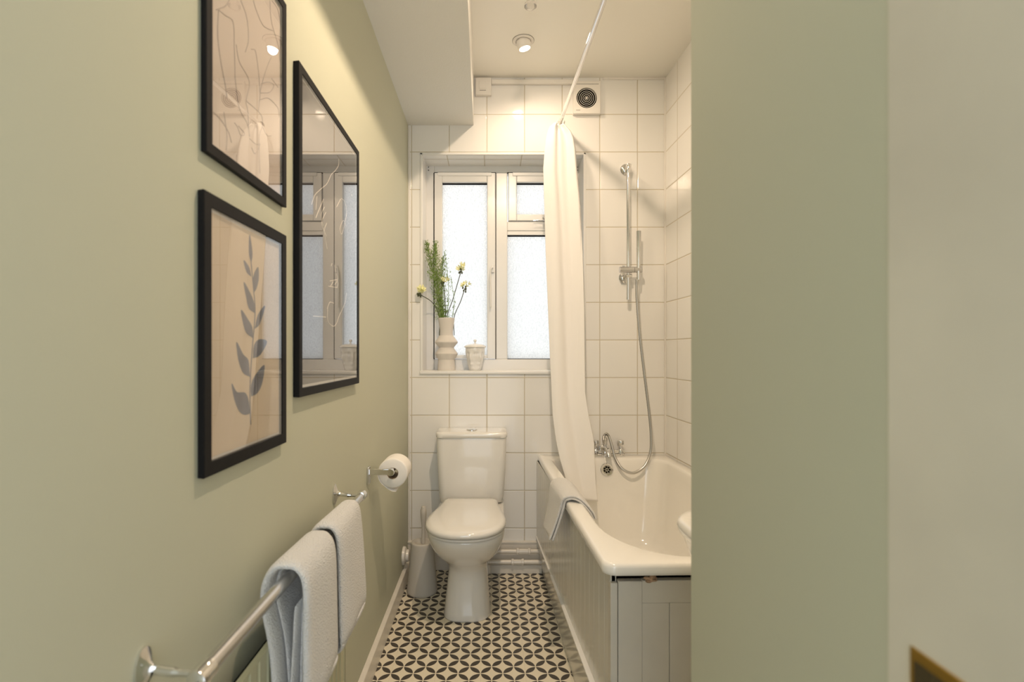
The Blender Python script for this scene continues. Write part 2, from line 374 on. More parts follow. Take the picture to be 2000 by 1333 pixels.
for z, r in [(lambda zz: (zz, .030+.0235*min(1,zz/.10)**.8))(q*.124/40) for q in range(41)]:
    ring = []
    for k in range(n):
        a = 2*PI*k/n; rr = r
        for fc in (-1.95, -1.2-.0):
            pass
        # a carved face looking to the left front and one to the right front
        for fc, sg in ((-2.05, 1), (-.95, 1)):
            da = (a-fc+PI) % (2*PI)-PI
            nose = math.exp(-(da/.13)**2)*math.exp(-((z-.066)/.022)**2)*.014
            lips = math.exp(-(da/.26)**2)*math.exp(-((z-.034)/.008)**2)*.007
            eyes = sum(math.exp(-((da-q)/.16)**2) for q in (-.36, .36))*math.exp(-((z-.092)/.010)**2)*.005
            chin = math.exp(-(da/.3)**2)*math.exp(-((z-.014)/.008)**2)*.004
            rr += nose+lips+chin-eyes
        ring.append((px_+rr*math.cos(a), PY+rr*math.sin(a), pz+z))
    rings.append(ring)
MB().rings(rings).build('pot_body', M['glaze'], t, smooth=True, angle=70)
MB().lathe([(.056,.124),(.0605,.127),(.060,.131),(.048,.139),(.025,.144),(.007,.146),(.004,.149),(.004,.154),(.008,.158),(.009,.163),(.006,.168),(.002,.169)], (px_, PY, pz)).build('lid', M['glaze'], t, smooth=True, angle=60)

def freesia(head, bend, base, label, size=1.0, dark=True):
    h_, b0 = at(*head, VY+head_off.get(head, 0)), at(*base, VY)
    st = thing('freesia_stem', label, 'flower', b0, 'freesias in the zigzag vase')
    p = bez([b0-Vector((0,0,.10)), b0, at(*bend, VY), h_], 8)
    MB().tube(p, .0022, 7).build('stem', M['stem'], st, smooth=True)
    m = MB(); rnd = random.Random(hash(head) % 999)
    for k in range(6):
        c_ = h_+Vector((rnd.uniform(-.018,.022), rnd.uniform(-.015,.015), rnd.uniform(-.004,.026)))*size
        ax = Vector((rnd.uniform(-1,1), rnd.uniform(-1,.4), rnd.uniform(.2,1))).normalized()
        q = Vector((0,0,1)).rotation_difference(ax)
        for j in range(6):
            a = 2*PI*j/6
            def P_(r, z, da=0): return c_+q @ Vector((r*math.cos(a+da), r*math.sin(a+da), z))*size
            m.poly([P_(.002,0), P_(.008,.009,-.5), P_(.016,.017,-.25), P_(.0175,.018,.25), P_(.008,.009,.5)])
    m.build('petals', M['petal'], st)
    m = MB()
    dr = (h_-at(*bend, VY)).normalized()
    for k in range(6):
        c_ = h_+dr*(-.012+.004*k)+Vector((rnd.uniform(-.012,.008), rnd.uniform(-.006,.004), rnd.uniform(-.012,.004)))
        m.ball(c_, .0045, 6, 5, (1,1,1.7))
    m.build('bud', M['bud'] if not dark else M['stem'], st, smooth=True)
head_off = {(818,574): -.13}
freesia((818,574), (845,592), (858,620), 'freesia with yellow bloom leaning left over the window trim', 1.1)
freesia((901,528), (886,580), (873,620), 'tallest pale yellow freesia on right of vase, with dark side buds', 1.0)
freesia((908,563), (900,588), (887,620), 'lower right freesia leaning out of vase beside the window glass', .85)
freesia((866,552), (869,585), (870,620), 'pale yellow freesia in middle of the vase among green sprigs', .9)
def sprig(base, mid, tip, label, dens=260, spread=.022, start=.35, mt='green', seed=1):
    rnd = random.Random(seed)
    b0 = at(*base, VY)
    st = thing('greenery_sprig', label, 'plant', b0, 'green sprigs in the zigzag vase')
    dy = rnd.uniform(-.02, .02)
    p = bez([b0-Vector((0,0,.10)), b0, at(*mid, VY+dy*.6), at(*tip, VY+dy)], 10)
    MB().tube(p, [.0018*(1-.6*i/len(p)) for i in range(len(p))], 6).build('stem', M['green'], st, smooth=True)
    m = MB()
    for k in range(dens):
        f = start+(1-start)*rnd.random(); i = min(len(p)-2, int(f*(len(p)-1))); c_ = p[i].lerp(p[i+1], rnd.random())
        a = rnd.uniform(0, 2*PI); tp = 1-.6*max(0, (f-.75)/.25)
        o_ = c_+Vector((math.cos(a)*spread*rnd.random()*tp, math.sin(a)*spread*rnd.random()*tp, rnd.uniform(-.004,.02)))
        d_ = Vector((math.cos(a)*.5, math.sin(a)*.5, 1)).normalized()*rnd.uniform(.007,.014); s_ = Vector((rnd.uniform(-1,1), rnd.uniform(-1,1), .2)).normalized()*.0024
        m.poly([o_-d_*.5, o_+s_, o_+d_*.5, o_-s_])
        if rnd.random() < .3: m.tube([c_, o_], .0004, 3)
    m.build('leaves', M['green'], st)
sprig((862,620), (848,545), (832,474), 'leftmost tall feathery green sprig rising highest in the vase', 1000, .036, .3, seed=3)
sprig((864,620), (853,540), (850,476), 'feathery green sprig just right of the leftmost tall one', 1000, .036, .3, seed=4)
sprig((866,620), (862,555), (866,505), 'shorter feathery green sprig behind the middle freesia', 600, .034, .25, seed=5)
sprig((874,620), (876,560), (869,492), 'thin pale sprig right of the feathery greens, against the glass', 140, .022, .3, seed=6)
sprig((884,620), (887,590), (881,545), 'short sparse sprig at right side of the vase mouth', 40, .010, .3, seed=7)

# ------------------------------------------------------------------ bathtub
def B(x, d, z): return Vector((.254+x+.0273*d, YB-d+.0273*x*(d/1.43), z))
BL, BW, RZ = 1.432, .678, .613
def rrect(x0, x1, d0, d1, rr, z, n=10):
    # rr: four (rx, rd) corners: (x0,d0),(x1,d0),(x1,d1),(x0,d1)
    out = []
    for (cx, cd, sx, sd, a0), (r1, r2) in zip(((x0,d0,1,1,PI),(x1,d0,-1,1,1.5*PI),(x1,d1,-1,-1,0),(x0,d1,1,-1,.5*PI)), rr):
        for k in range(n+1):
            a = a0+.5*PI*k/n
            out.append(B(cx+sx*r1+r1*math.cos(a), cd+sd*r2+r2*math.sin(a), z))
    return out
bt = thing('bathtub', 'white enamel bathtub with grooved painted panels along the right wall', 'bathtub', B(BW/2, BL/2, 0))
rs = []
co = [(.03,.03)]*4
for off, z in ((.045,.5825),(.004,.582),(.0,.584),(-.0,.590),(.0,.603),(.003,.610),(.009,RZ)):
    rs.append(rrect(off, BW-.001-max(off,.0), .001+off, BL-off, [(.004,.004),(.004,.004),(.03,.03),(.034,.034)], z))
ci = [(.09,.06),(.14,.10),(.2,.28),(.2,.28)]
def lerp(a, b, t): return a+(b-a)*t
for off, z in ((.0,RZ),(.004,RZ-.001),(.010,RZ-.006),(.014,RZ-.014)):
    rs.append(rrect(.048+off, .635-off, .095+off, 1.387-off, ci, z))
for f, z in ((.10,.56),(.22,.48),(.36,.38),(.50,.29),(.66,.235),(.82,.210),(1.0,.202)):
    rs.append(rrect(lerp(.062,.17,f), lerp(.631,.53,f), lerp(.109,.24,f), lerp(1.373,1.02,f**1.1), [(lerp(a,.09,f), lerp(b,.10,f)) for a, b in ci], z))
MB().rings(rs, cap0=False).build('tub', M['enamel'], bt, smooth=True, angle=80)
# grooved long side panel
def sx_top(d): return .2475-.254+ (.3215-.2475)*d/1.375
m = MB()
def panel_x(Y): return .2475+(.3215-.2475)*(YB-Y)/1.375
nb = 24; y1, y0 = YB-.002, 1.385
for k in range(nb):
    a, b = lerp(y1, y0, k/nb)-.0012, lerp(y1, y0, (k+1)/nb)+.0012
    if k == 0: a = y1
    if k == nb-1: b = y0
    xa_, xb_ = panel_x(a), panel_x(b)
    m.hexa([(xb_,b,.15),(xb_+.016,b,.15),(xa_+.016,a,.15),(xa_,a,.15),(xb_,b,.578),(xb_+.016,b,.578),(xa_+.016,a,.578),(xa_,a,.578)])
m.hexa([(panel_x(y0)+.003,y0,.15),(panel_x(y0)+.014,y0,.15),(panel_x(y1)+.014,y1,.15),(panel_x(y1)+.003,y1,.15),(panel_x(y0)+.003,y0,.578),(panel_x(y0)+.014,y0,.578),(panel_x(y1)+.014,y1,.578),(panel_x(y1)+.003,y1,.578)])
m.build('side_panel', M['white_wood'], bt, bevel=.001, bseg=1)
m = MB()
lx0, lx1, fx0, fx1 = .2455, .3045, .2735, .3065
m.hexa([(fx1,1.39,0),(fx1+.012,1.39,0),(fx0+.012,YB-.002,0),(fx0,YB-.002,0),(lx1,1.39,.176),(lx1+.022,1.39,.176),(lx0+.022,YB-.002,.176),(lx0,YB-.002,.176)])
m.build('kickboard', M['white_wood'], bt, bevel=.0015)
m = MB()
for ya, yb, dz in ((YB-.004, 2.33, 0), (2.28, 1.39, -.002)):
    xa_, xb_ = lerp(lx0, lx1, (YB-ya)/1.37), lerp(lx0, lx1, (YB-yb)/1.37)
    m.hexa([(xb_-.002,yb,.172+dz),(xb_+.016,yb,.172+dz),(xa_+.010,ya,.172+dz),(xa_-.002,ya,.172+dz),(xb_-.002,yb,.1785+dz),(xb_+.016,yb,.1785+dz),(xa_+.010,ya,.1785+dz),(xa_-.002,ya,.1785+dz)])
m.build('moulding', M['upvc'], bt, bevel=.001)
# end panel facing the door
YE = 1.372
def ex(px): return (px-CX)*YE/K
def ez(py): return CH-(py-CY)*YE/K
def eb(mb, x0, x1, z0, z1, ya, yb):
    k0, k1 = .0273*(x0-ex(1193)), .0273*(x1-ex(1193))
    return mb.hexa([(x0,ya+k0,z0),(x1,ya+k1,z0),(x1,yb+k1,z0),(x0,yb+k0,z0),(x0,ya+k0,z1),(x1,ya+k1,z1),(x1,yb+k1,z1),(x0,yb+k0,z1)])
XE = .985
m = MB(); eb(m, ex(1192.8), ex(1206.3), 0, ez(1140), YE, YE+.03); m.build('corner_post', M['end_wood'], bt, bevel=.0015)
m = MB()
ztop = ez(1137.5)
eb(m, ex(1208), ex(1255), 0, ztop, YE+.002, YE+.022)
eb(m, ex(1255)+.0006, XE, ez(1181), ztop+.001, YE+.003, YE+.022)
xs = [ex(1255)+.0008]
while xs[-1] < XE-.02: xs.append(min(XE, xs[-1]+(ex(1310)-ex(1255))))
for a, b in zip(xs[:-1], xs[1:]): eb(m, a, b-.0014, 0, ez(1181.6), YE+.005, YE+.022)
eb(m, ex(1209), XE, 0, ztop-.006, YE+.012, YE+.02)
m.build('end_panel', M['end_wood'], bt, bevel=.0012, bseg=1)
m = MB(); eb(m, ex(1197), XE, ztop-.03, .580, YE+.028, YE+.034); m.build('gap_shade_board', M['dark'], bt)  # black board painted as the shade between bath rim and end panel
m = MB()
rnd = random.Random(5)
for k in range(14):
    m.ball((ex(1264+rnd.random()*18), YE+.001+rnd.random()*.006, ez(1128+rnd.random()*9)), .004+rnd.random()*.004, 6, 5, (1.3,.7,.6))
m.build('plaster_chip', M['raw'], bt, smooth=True)
# overflow and drain
ov = at(1185.5, 918, 2.634)
m = MB(); m.lathe([(.033,-.006),(.033,.0),(.030,.004),(.022,.003),(.021,.001)], ov, d=(0,-1,.15), seg=32); of = m.build('overflow_cover', M['chrome'], bt, smooth=True)
m = MB()
for k in range(7):
    a = 2*PI*k/7
    m.lathe([(.0048,.0015),(.0048,.0028)], ov+Vector((math.cos(a)*.0135, -.0008, math.sin(a)*.0135)), d=(0,-1,.15), seg=12)
m.lathe([(.003,.0015),(.003,.0028)], ov+Vector((0,-.001,0)), d=(0,-1,.15), seg=10); m.build('overflow_holes', M['dark'], of)
dr = at(1208, 1063, 2.50)
dr.z = .2035
m = MB(); m.lathe([(.034,.0),(.034,.002),(.028,.003),(.022,.001)], (dr.x, dr.y, .2022)); dn = m.build('drain', M['chrome'], bt, smooth=True)
m = MB(); m.lathe([(.021,.0),(.021,.0015)], (dr.x, dr.y, .2035)); m.build('drain_opening', M['dark'], dn)

# ------------------------------------------------------------------ mixer tap
TY = 2.715
tb = at(1192, 891, TY); tz = RZ
t = thing('bath_mixer_tap', 'chrome bath mixer tap on the back rim of the bathtub', 'tap', (tb.x, TY, tz))
m = MB()
m.tube([(at(1163, 884, TY).x, TY, tz+.022), (at(1219, 884, TY).x, TY, tz+.022)], .012, 16)
m.box(at(1160,0,TY).x, at(1220,0,TY).x, TY-.016, TY+.016, tz, tz+.012)
m.lathe([(.020,0),(.022,.012),(.018,.03),(.030,.032),(.034,.05),(.020,.060),(.012,.062),(.012,.082),(.014,.083),(.014,.098),(.010,.100)], (at(1181,0,TY).x, TY-.008, tz))
m.tube(bez([(at(1181,0,TY).x, TY-.01, tz+.045), (at(1181,0,TY).x, TY-.05, tz+.045), (at(1180,0,TY).x, TY-.095, tz+.028), (at(1180,0,TY).x, TY-.105, tz+.012)], 6), .014, 12)
m.build('tap_body', M['chrome'], t, smooth=True, bevel=.002)
for px in (1163, 1212):
    m = MB(); x = at(px, 0, TY).x
    m.lathe([(.019,.0),(.020,.014),(.016,.026),(.011,.034),(.010,.044),(.017,.048),(.019,.056),(.019,.074),(.016,.079),(.004,.080)], (x, TY, tz+.004), seg=8)
    m.build('tap_handle', M['chrome'], t, smooth=True, bevel=.002)

# ------------------------------------------------------------------ shower rail, handset, hose
SY = 2.70
rx0 = at(1227, 0, SY).x
t = thing('shower_riser_rail', 'chrome vertical riser rail on the tiles above the bath taps', 'shower rail', (rx0, SY, at(0,586,SY).z))
MB().tube([(rx0, SY, at(0,586,SY).z), (rx0, SY, at(0,324,SY).z)], .0095, 20).build('rail', M['chrome'], t, smooth=True)
for py, py2 in ((332, 322), (543, 543)):
    fl = at(1222 if py < 400 else 1219, py, YB)
    m = MB(); m.lathe([(.030,0),(.030,.006),(.024,.014),(.014,.018)], (fl.x, YB, fl.z), d=(0,-1,0), seg=28)
    m.tube(bez([(fl.x, YB-.012, fl.z), (fl.x+.004, SY+.02, fl.z), (rx0, SY, fl.z)], 6), .010, 14)
    if py < 400: m.lathe([(.0145,-.02),(.0145,.022),(.012,.026)], (rx0, SY, at(0,330,SY).z), d=(.1,-.25,1), seg=20)
    else: m.lathe([(.012,-.015),(.012,.015)], (rx0+.003, SY, fl.z), d=(1,0,0), seg=16)
    m.build('wall_bracket', M['chrome'], t, smooth=True, bevel=.001)
zs = at(0, 528, SY).z
m = MB(); m.tube([(at(1209,0,SY).x, SY-.012, zs), (at(1236.5,0,SY).x, SY-.012, zs)], .0165, 20); m.tube([(at(1237,0,SY).x, SY-.012, zs), (at(1252,0,SY).x, SY-.012, zs)], .016, 20)
m.lathe([(.006,0),(.006,.006)], (at(1217,0,SY).x, SY-.012, zs+.015))
m.build('slider_holder', M['brushed'], t, smooth=True)
hx = at(1246, 0, SY).x
t = thing('shower_handset', 'slim chrome stick shower handset in the rail holder, with trailing hose', 'shower head', (hx, SY-.014, zs))
MB().tube([(hx-.003, SY-.018, at(0,548,SY).z), (hx, SY-.014, at(0,453,SY).z)], [.0085,.0125], 20).build('handset', M['chrome'], t, smooth=True)
hp = [at(1244,546,SY-.02), at(1243.5,575,SY-.02), at(1248,640,2.67), at(1257,720,2.66), at(1267,800,2.65), at(1271.5,850,2.64), at(1270,885,2.63), at(1258,912,2.61), at(1236,924.5,2.60), at(1215,916,2.61), at(1202,896,2.64), at(1196,875,2.66), at(1190,855,2.68), at(1184,848,2.69), at(1179,856,2.70), at(1180,868,2.705), at(1181,872,2.705)]
hb = bez(hp, 26)
rad = [.0068+(.0007 if i % 2 else -.0005) for i in range(len(hb))]
MB().tube(hb, rad, 10).build('hose', M['hose'], t, smooth=True, angle=80)

# ------------------------------------------------------------------ curtain rail and curtain
def rail_x(y): return .368+.0227*(2.74-y)
RLZ = 2.362
t = thing('shower_curtain_rail', 'thin chrome curtain rail running above the bath to the tiled wall', 'curtain rail', (rail_x(2.0), 2.0, RLZ))
MB().tube([(rail_x(YB-.002), YB-.002, RLZ), (rail_x(BY+.002), BY+.002, RLZ)], .0098, 18).build('rail', M['chrome'], t, smooth=True)
MB().lathe([(.024,0),(.024,.004),(.014,.012),(.013,.025)], (rail_x(YB), YB, RLZ), d=(0,-1,0)).build('end_socket', M['chrome'], t, smooth=True)
cz = [ # py, left px, right px
 (240,1082,1100),(247,1074,1108),(256,1070,1116),(268,1067,1121),(290,1064,1125),(330,1061,1128),(400,1063,1135),(500,1066,1140),(600,1070,1143),(700,1074,1144),(767,1077,1145),(812,1079,1152),(850,1084,1160),(868,1087,1163),(900,1094,1164),(927,1102,1165),(945,1107,1166),(965,1112,1168),(981,1116,1170)]
rows = []
NP = 5; NU = 26
CZ2 = []
for (a, b) in zip(cz[:-1], cz[1:]):
    for k in range(3): f = k/3; CZ2.append(tuple(lerp(a[i], b[i], f) for i in range(3)))
CZ2.append(cz[-1])
for r_, (py, l, r) in enumerate(CZ2):
    f = min(1, max(0, (py-240)/740)); yf = lerp(2.665, 2.47, f**1.1); dep = lerp(.07, .10, f)
    ring = []
    tot = NP*NU
    for k in range(tot+1):
        u = k/NU; seg_ = int(u); fr = u-seg_
        tt = .5-.5*math.cos(PI*fr)
        tt = .7*tt+.3*fr
        xx = tt if seg_ % 2 == 0 else 1-tt
        inset = .0 if seg_ == 0 else .05+.03*seg_
        xx = lerp(inset, 1-inset, xx)
        yy = yf + dep*(u/NP) - .010*math.sin(xx*PI*2.0+.5)*(1 if seg_ == 0 else .4) + .006*math.sin(xx*9+py*.004+seg_)
        # soft pleat seen on the front face
        if seg_ == 0: yy += .016*math.exp(-((xx-(.42+.1*f))/.07)**2)*(1-.75*f)
        p = at(lerp(l, r, xx), py, yf); 
        ring.append((p.x, yy, p.z))
    rows.append(ring)
m = MB(); m.rings(rows, False, False, closed=False)
ct = m.build('shower_curtain', M['curtain'], smooth=True, angle=180)
sd = ct.modifiers.new('thick', 'SOLIDIFY'); sd.thickness = .0015
tag(ct, 'white shower curtain bunched at the window end and hanging into bath', 'curtain')
for i, (yy, lab) in enumerate(((2.735,'clear curtain ring at wall end of the rail'),(2.712,'middle clear curtain ring above the bunched curtain'),(2.69,'clear curtain ring nearest the camera on the chrome rail'))):
    m = MB(); cpt = Vector((rail_x(yy), yy, RLZ-.008)); pp = [cpt+Vector((math.cos(a)*.019, .003*math.sin(a), math.sin(a)*.021)) for a in [2*PI*k/20 for k in range(21)]]
    o = m.tube(pp, .0018, 6).build('curtain_ring', M['plastic'], smooth=True); tag(o, lab, 'ring', 'curtain rings on the rail')

# ------------------------------------------------------------------ toilet
def tcx(y): return -.1075+(y-2.06)*.028
def egg(front, wide, back, hw, hb, z, n=16, ex_=2.3):
    out = []
    for k in range(2*n+1):                       # front half, left to right through the front
        a = PI*k/(2*n); cc, ss = math.cos(a), math.sin(a)
        x = -hw*(abs(cc)**(2/ex_))*(1 if cc >= 0 else -1); y = wide-(wide-front)*(abs(ss)**(2/ex_))
        out.append((tcx(y)+x, y, z))
    rc = min(.03, hb*.4)
    for k in range(1, 9):                        # right side to the back
        f = k/9; y = lerp(wide, back-rc, f); x = lerp(hw, hb, f*f*(3-2*f)*.5+f*.5)
        out.append((tcx(y)+x, y, z))
    for k in range(5):
        a = PI/2*k/4; out.append((tcx(back)+hb-rc+rc*math.cos(a), back-rc+rc*math.sin(a), z))
    for k in range(5):
        a = PI/2+PI/2*k/4; out.append((tcx(back)-hb+rc+rc*math.cos(a), back-rc+rc*math.sin(a), z))
    for k in range(8, 0, -1):
        f = k/9; y = lerp(wide, back-rc, f); x = lerp(hw, hb, f*f*(3-2*f)*.5+f*.5)
        out.append((tcx(y)-x, y, z))
    return out
tl = thing('toilet', 'white close-coupled toilet with closed lid standing below the window', 'toilet', (tcx(2.4), 2.4, 0))
rs = [egg(2.214,2.33,2.66,.104,.10,0,ex_=2.9), egg(2.211,2.33,2.66,.105,.10,.008,ex_=2.9), egg(2.218,2.33,2.66,.101,.095,.03,ex_=2.9), egg(2.232,2.34,2.66,.094,.09,.10,ex_=2.8), egg(2.243,2.36,2.66,.089,.09,.16,ex_=2.6),
      egg(2.241,2.37,2.66,.088,.09,.195), egg(2.228,2.38,2.66,.096,.095,.222), egg(2.195,2.36,2.66,.118,.10,.25), egg(2.143,2.32,2.66,.139,.11,.285), egg(2.104,2.29,2.68,.154,.125,.325), egg(2.080,2.27,2.70,.164,.145,.362), egg(2.070,2.26,2.715,.166,.160,.385), egg(2.072,2.26,2.715,.165,.160,.394), egg(2.092,2.27,2.70,.15,.15,.397)]
MB().rings(rs).build('pan', M['ceramic'], tl, smooth=True, angle=80)
rs = [egg(2.062,2.25,2.54,.163,.125,.398), egg(2.055,2.25,2.545,.168,.13,.402), egg(2.055,2.25,2.545,.168,.13,.409), egg(2.062,2.25,2.54,.163,.125,.412)]
MB().rings(rs).build('seat', M['ceramic'], tl, smooth=True, angle=50)
rs = [egg(2.052,2.245,2.545,.166,.128,.4145), egg(2.042,2.24,2.55,.172,.132,.418), egg(2.042,2.24,2.55,.172,.132,.430), egg(2.048,2.24,2.547,.168,.128,.437), egg(2.068,2.25,2.535,.152,.116,.442), egg(2.14,2.27,2.50,.11,.08,.445), egg(2.20,2.30,2.45,.05,.04,.446)]
MB().rings(rs).build('seat_lid', M['ceramic'], tl, smooth=True, angle=80)
MB().tube([(tcx(2.56)-.09, 2.562, .42), (tcx(2.56)+.09, 2.562, .42)], .012, 12).build('hinge', M['ceramic'], tl, smooth=True)
cxx = -.0925
def crr(hw, y0, y1, z, r=.03, cx=None):
    out = []
    for (x, y, a0) in ((hw-r, y1-r, 0), (-hw+r, y1-r, PI/2), (-hw+r, y0+r, PI), (hw-r, y0+r, 1.5*PI)):
        for k in range(7):
            a = a0+PI/2*k/6; out.append((cxx+x+r*math.cos(a), y+r*math.sin(a), z))
    return out
rs = [crr(.152,2.61,2.755,.398,.03), crr(.160,2.59,2.756,.404,.035), crr(.163,2.582,2.757,.43,.035), crr(.170,2.573,2.758,.56,.035), crr(.175,2.568,2.758,.722,.035), crr(.174,2.569,2.758,.728,.035)]
MB().rings(rs).build('cistern', M['ceramic'], tl, smooth=True, angle=60)
rs = [crr(.172,2.57,2.758,.7275,.035), crr(.178,2.562,2.759,.731,.038), crr(.179,2.560,2.759,.748,.038), crr(.175,2.566,2.757,.756,.034), crr(.14,2.59,2.74,.7575,.02)]
MB().rings(rs).build('cistern_lid', M['ceramic'], tl, smooth=True, angle=60)
MB().lathe([(.028,0),(.028,.004),(.024,.007),(.006,.0075)], (cxx, 2.655, .756)).build('flush_button', M['chrome'], tl, smooth=True)
# drip behind the pan: service pipes
def pipe(y, z, x0, x1, ca, cb, lab):
    t_ = thing('water_pipe', lab, 'pipe', (x0, y, z), 'pipes behind the toilet')
    MB().tube([(x0,y,z),(x1,y,z)], .0115, 14).build('pipe', M['white_paint'], t_, smooth=True)
    m = MB(); m.lathe([(.0125,0),(.0175,.002),(.0175,.012),(.0135,.014),(.0135,cb-ca-.014),(.0175,cb-ca-.012),(.0175,cb-ca-.002),(.0125,cb-ca)], (ca,y,z), 'X', 8); m.build('coupling', M['white_paint'], t_, smooth=True)
pipe(2.712, .113, -.02, .268, .138, .213, 'upper white painted water pipe between toilet and bath panel')
pipe(2.690, .066, -.035, .270, .110, .177, 'lower white painted water pipe between toilet and bath panel')
MB().box(-.03, .272, 2.70, 2.738, 0, .045).build('baseboard_pipe', M['white_paint'], bevel=.003)['kind'] = 'structure'
# round cap low on the left wall
t = MB().lathe([(.045,0),(.043,.012),(.03,.018),(.028,.03),(.012,.032)], (XL, 2.60, .135), d=(1,0,0)).build('pipe_cap', M['white_paint'], smooth=True)
tag(t, 'round painted pipe cover low on green wall behind the brush holder', 'pipe cover')

# ------------------------------------------------------------------ toilet brush
bx_, by_ = (823-CX)*2.47/K, 2.50
t = thing('toilet_brush', 'beige toilet brush standing in a ribbed holder left of toilet', 'toilet brush', (bx_, by_, 0))
prof = [(.066,0),(.0725,.004),(.0725,.010)]
zz = .010
while zz < .232:
    r = lerp(.0725, .0535, (zz-.01)/.225); prof += [(r+.0008, zz+.003), (r-.0008, zz+.0062)]; zz += .0075
prof += [(.0535,.238),(.050,.243),(.036,.243),(.034,.236),(.02,.232)]
hold = MB(); hold.lathe(prof, (bx_, by_, 0), seg=48); hold.build('holder', M['beige_plastic'], t, smooth=True, angle=80)
MB().lathe([(.013,.20),(.009,.235),(.0085,.30),(.0095,.32),(.0125,.345),(.0145,.375),(.0145,.395),(.011,.402),(.010,.410),(.006,.413)], (bx_+.006, by_, 0), seg=20).build('handle', M['beige_plastic'], t, smooth=True)

# ------------------------------------------------------------------ toilet roll holder
zr = .731; yr0 = 1.845
t = thing('toilet_roll_holder', 'chrome toilet roll holder screwed to the green wall', 'roll holder', (XL, yr0, zr))
m = MB(); m.box(XL, XL+.007, yr0-.012, yr0+.020, zr-.045, zr+.018); m.box(XL+.004, -.352, yr0-.004, yr0+.002, zr-.011, zr+.011); m.build('bracket', M['chrome'], t, bevel=.0025)
m = MB(); m.tube([(-.352, yr0-.008, zr), (-.352, 1.985, zr)], .0085, 16).lathe([(.012,0),(.013,.003),(.013,.012),(.009,.014)], (-.352, yr0-.014, zr), 'Y', 20); m.build('spindle', M['chrome'], t, smooth=True)
t = thing('toilet_roll', 'white toilet roll on the chrome holder beside the tiled wall', 'toilet roll', (-.352, 1.92, zr-.012))
zc_ = zr-.012; R = .054
prof = [(.021,0),(.049,0),(.053,.003),(R,.008),(R,.092),(.053,.097),(.049,.10),(.021,.10)]
m = MB(); seg = 40
rr_ = []
for r, h in prof:
    rr_.append([Vector((-.352+r*math.cos(2*PI*k/seg)*(1+.02*math.sin(3*2*PI*k/seg)), 1.872+h, zc_+r*math.sin(2*PI*k/seg))) for k in range(seg)])
vs = [[m.bm.verts.new(p) for p in r] for r in rr_]
for a, b in zip(vs, vs[1:]+vs[:1]):
    for i in range(seg): m.bm.faces.new((a[i], a[(i+1) % seg], b[(i+1) % seg], b[i]))
m.build('paper', M['paper'], t, smooth=True, angle=50)
m = MB(); m.hexa([(-.347,1.873,zc_-.068),(-.339,1.873,zc_-.068),(-.339,1.971,zc_-.068),(-.347,1.971,zc_-.068),(-.405,1.873,zc_-.012),(-.4035,1.873,zc_-.012),(-.4035,1.971,zc_-.012),(-.405,1.971,zc_-.012)])
m.bm.free(); m = MB()
seq = [(-.352+(R+.0012)*math.cos(a), zc_+(R+.0012)*math.sin(a)) for a in [PI+ (k/10)*1.0 for k in range(11)]] + [(-.366,zc_-.060),(-.352,zc_-.066),(-.340,zc_-.067)]
m.rings([[(x,1.873,z) for x, z in seq], [(x,1.971,z) for x, z in seq]], False, False, closed=False)
lp = m.build('loose_sheet', M['paper'], t, smooth=True, angle=180); lp.modifiers.new('t','SOLIDIFY').thickness = .0012
prof = [(.0195,0.0),(.0208,0.0),(.0208,.099),(.0195,.099)]
m = MB(); vs = [[m.bm.verts.new((-.352+r*math.cos(2*PI*k/32), 1.8725+h, zc_+r*math.sin(2*PI*k/32))) for k in range(32)] for r, h in prof]
for a, b in zip(vs, vs[1:]+vs[:1]):
    for i in range(32): m.bm.faces.new((a[i], a[(i+1) % 32], b[(i+1) % 32], b[i]))
m.build('cardboard_tube', M['card'], t, smooth=True)

# ------------------------------------------------------------------ towel rail, radiator, towels
TX, TZ = -.36, .756
t = thing('towel_rail', 'long chrome towel rail fixed to the green wall', 'towel rail', (XL, 1.05, TZ))
MB().tube([(TX, .64, TZ), (TX, 1.468, TZ)], .0108, 20).build('rail', M['brushed'], t, smooth=True)
for y, sg in ((.650,-1), (1.450,1)):
    m = MB()
    prof = [(.0, 0)]
    q = []
    for r, h in ((1.0,0),(1.0,.003),(.75,.006),(.36,.010),(.24,.014),(.18,.022)):
        q.append([Vector((XL+h, y-sg*.0+math.cos(2*PI*k/28)*.017*r, TZ+.004+math.sin(2*PI*k/28)*.029*r)) for k in range(28)])
    m.rings(q)
    m.tube(bez([(XL+.018,y,TZ+.004),(XL+.045,y,TZ+.001),(TX,y,TZ)], 6), [.0062]*6+[.0048]*6+[.006], 12)
    m.lathe([(.010,-.014),(.0135,-.012),(.0135,.012),(.012,.017),(.004,.019)], (TX, y, TZ), d=(0,sg,0))
    m.build('bracket', M['chrome'], t, smooth=True, angle=50)
t = thing('radiator', 'slim fluted radiator painted sage green under the towel rail', 'radiator', (-.41, .8, .10))
m = MB(); y0, y1 = .30, 1.395; k = 0; y = y1
zt = .640
pro = []
while y > y0:
    pro += [(y, -.390), (y-.006, -.390), (y-.010, -.396), (y-.014, -.396), (y-.018, -.390)]; y -= .034
pro.append((y0, -.390))
m.rings([[(x, yy, .10) for yy, x in pro], [(x, yy, zt) for yy, x in pro]], False, False, closed=False)
m.rings([[(-.400, yy, .10) for yy, x in pro], [(-.400, yy, zt) for yy, x in pro]], False, False, closed=False)
m.box(-.400, -.389, y0, y1, zt-.004, zt); m.box(-.432, -.390, y1-.003, y1, .10, zt-.004); 
m.build('front_panel', M['radiator'], t)
m = MB(); m.box(-.434, -.401, y0, y1-.004, .12, .60); m.build('convector_shade', M['dark'], t)  # near-black block: shade behind the front panel put into its colour

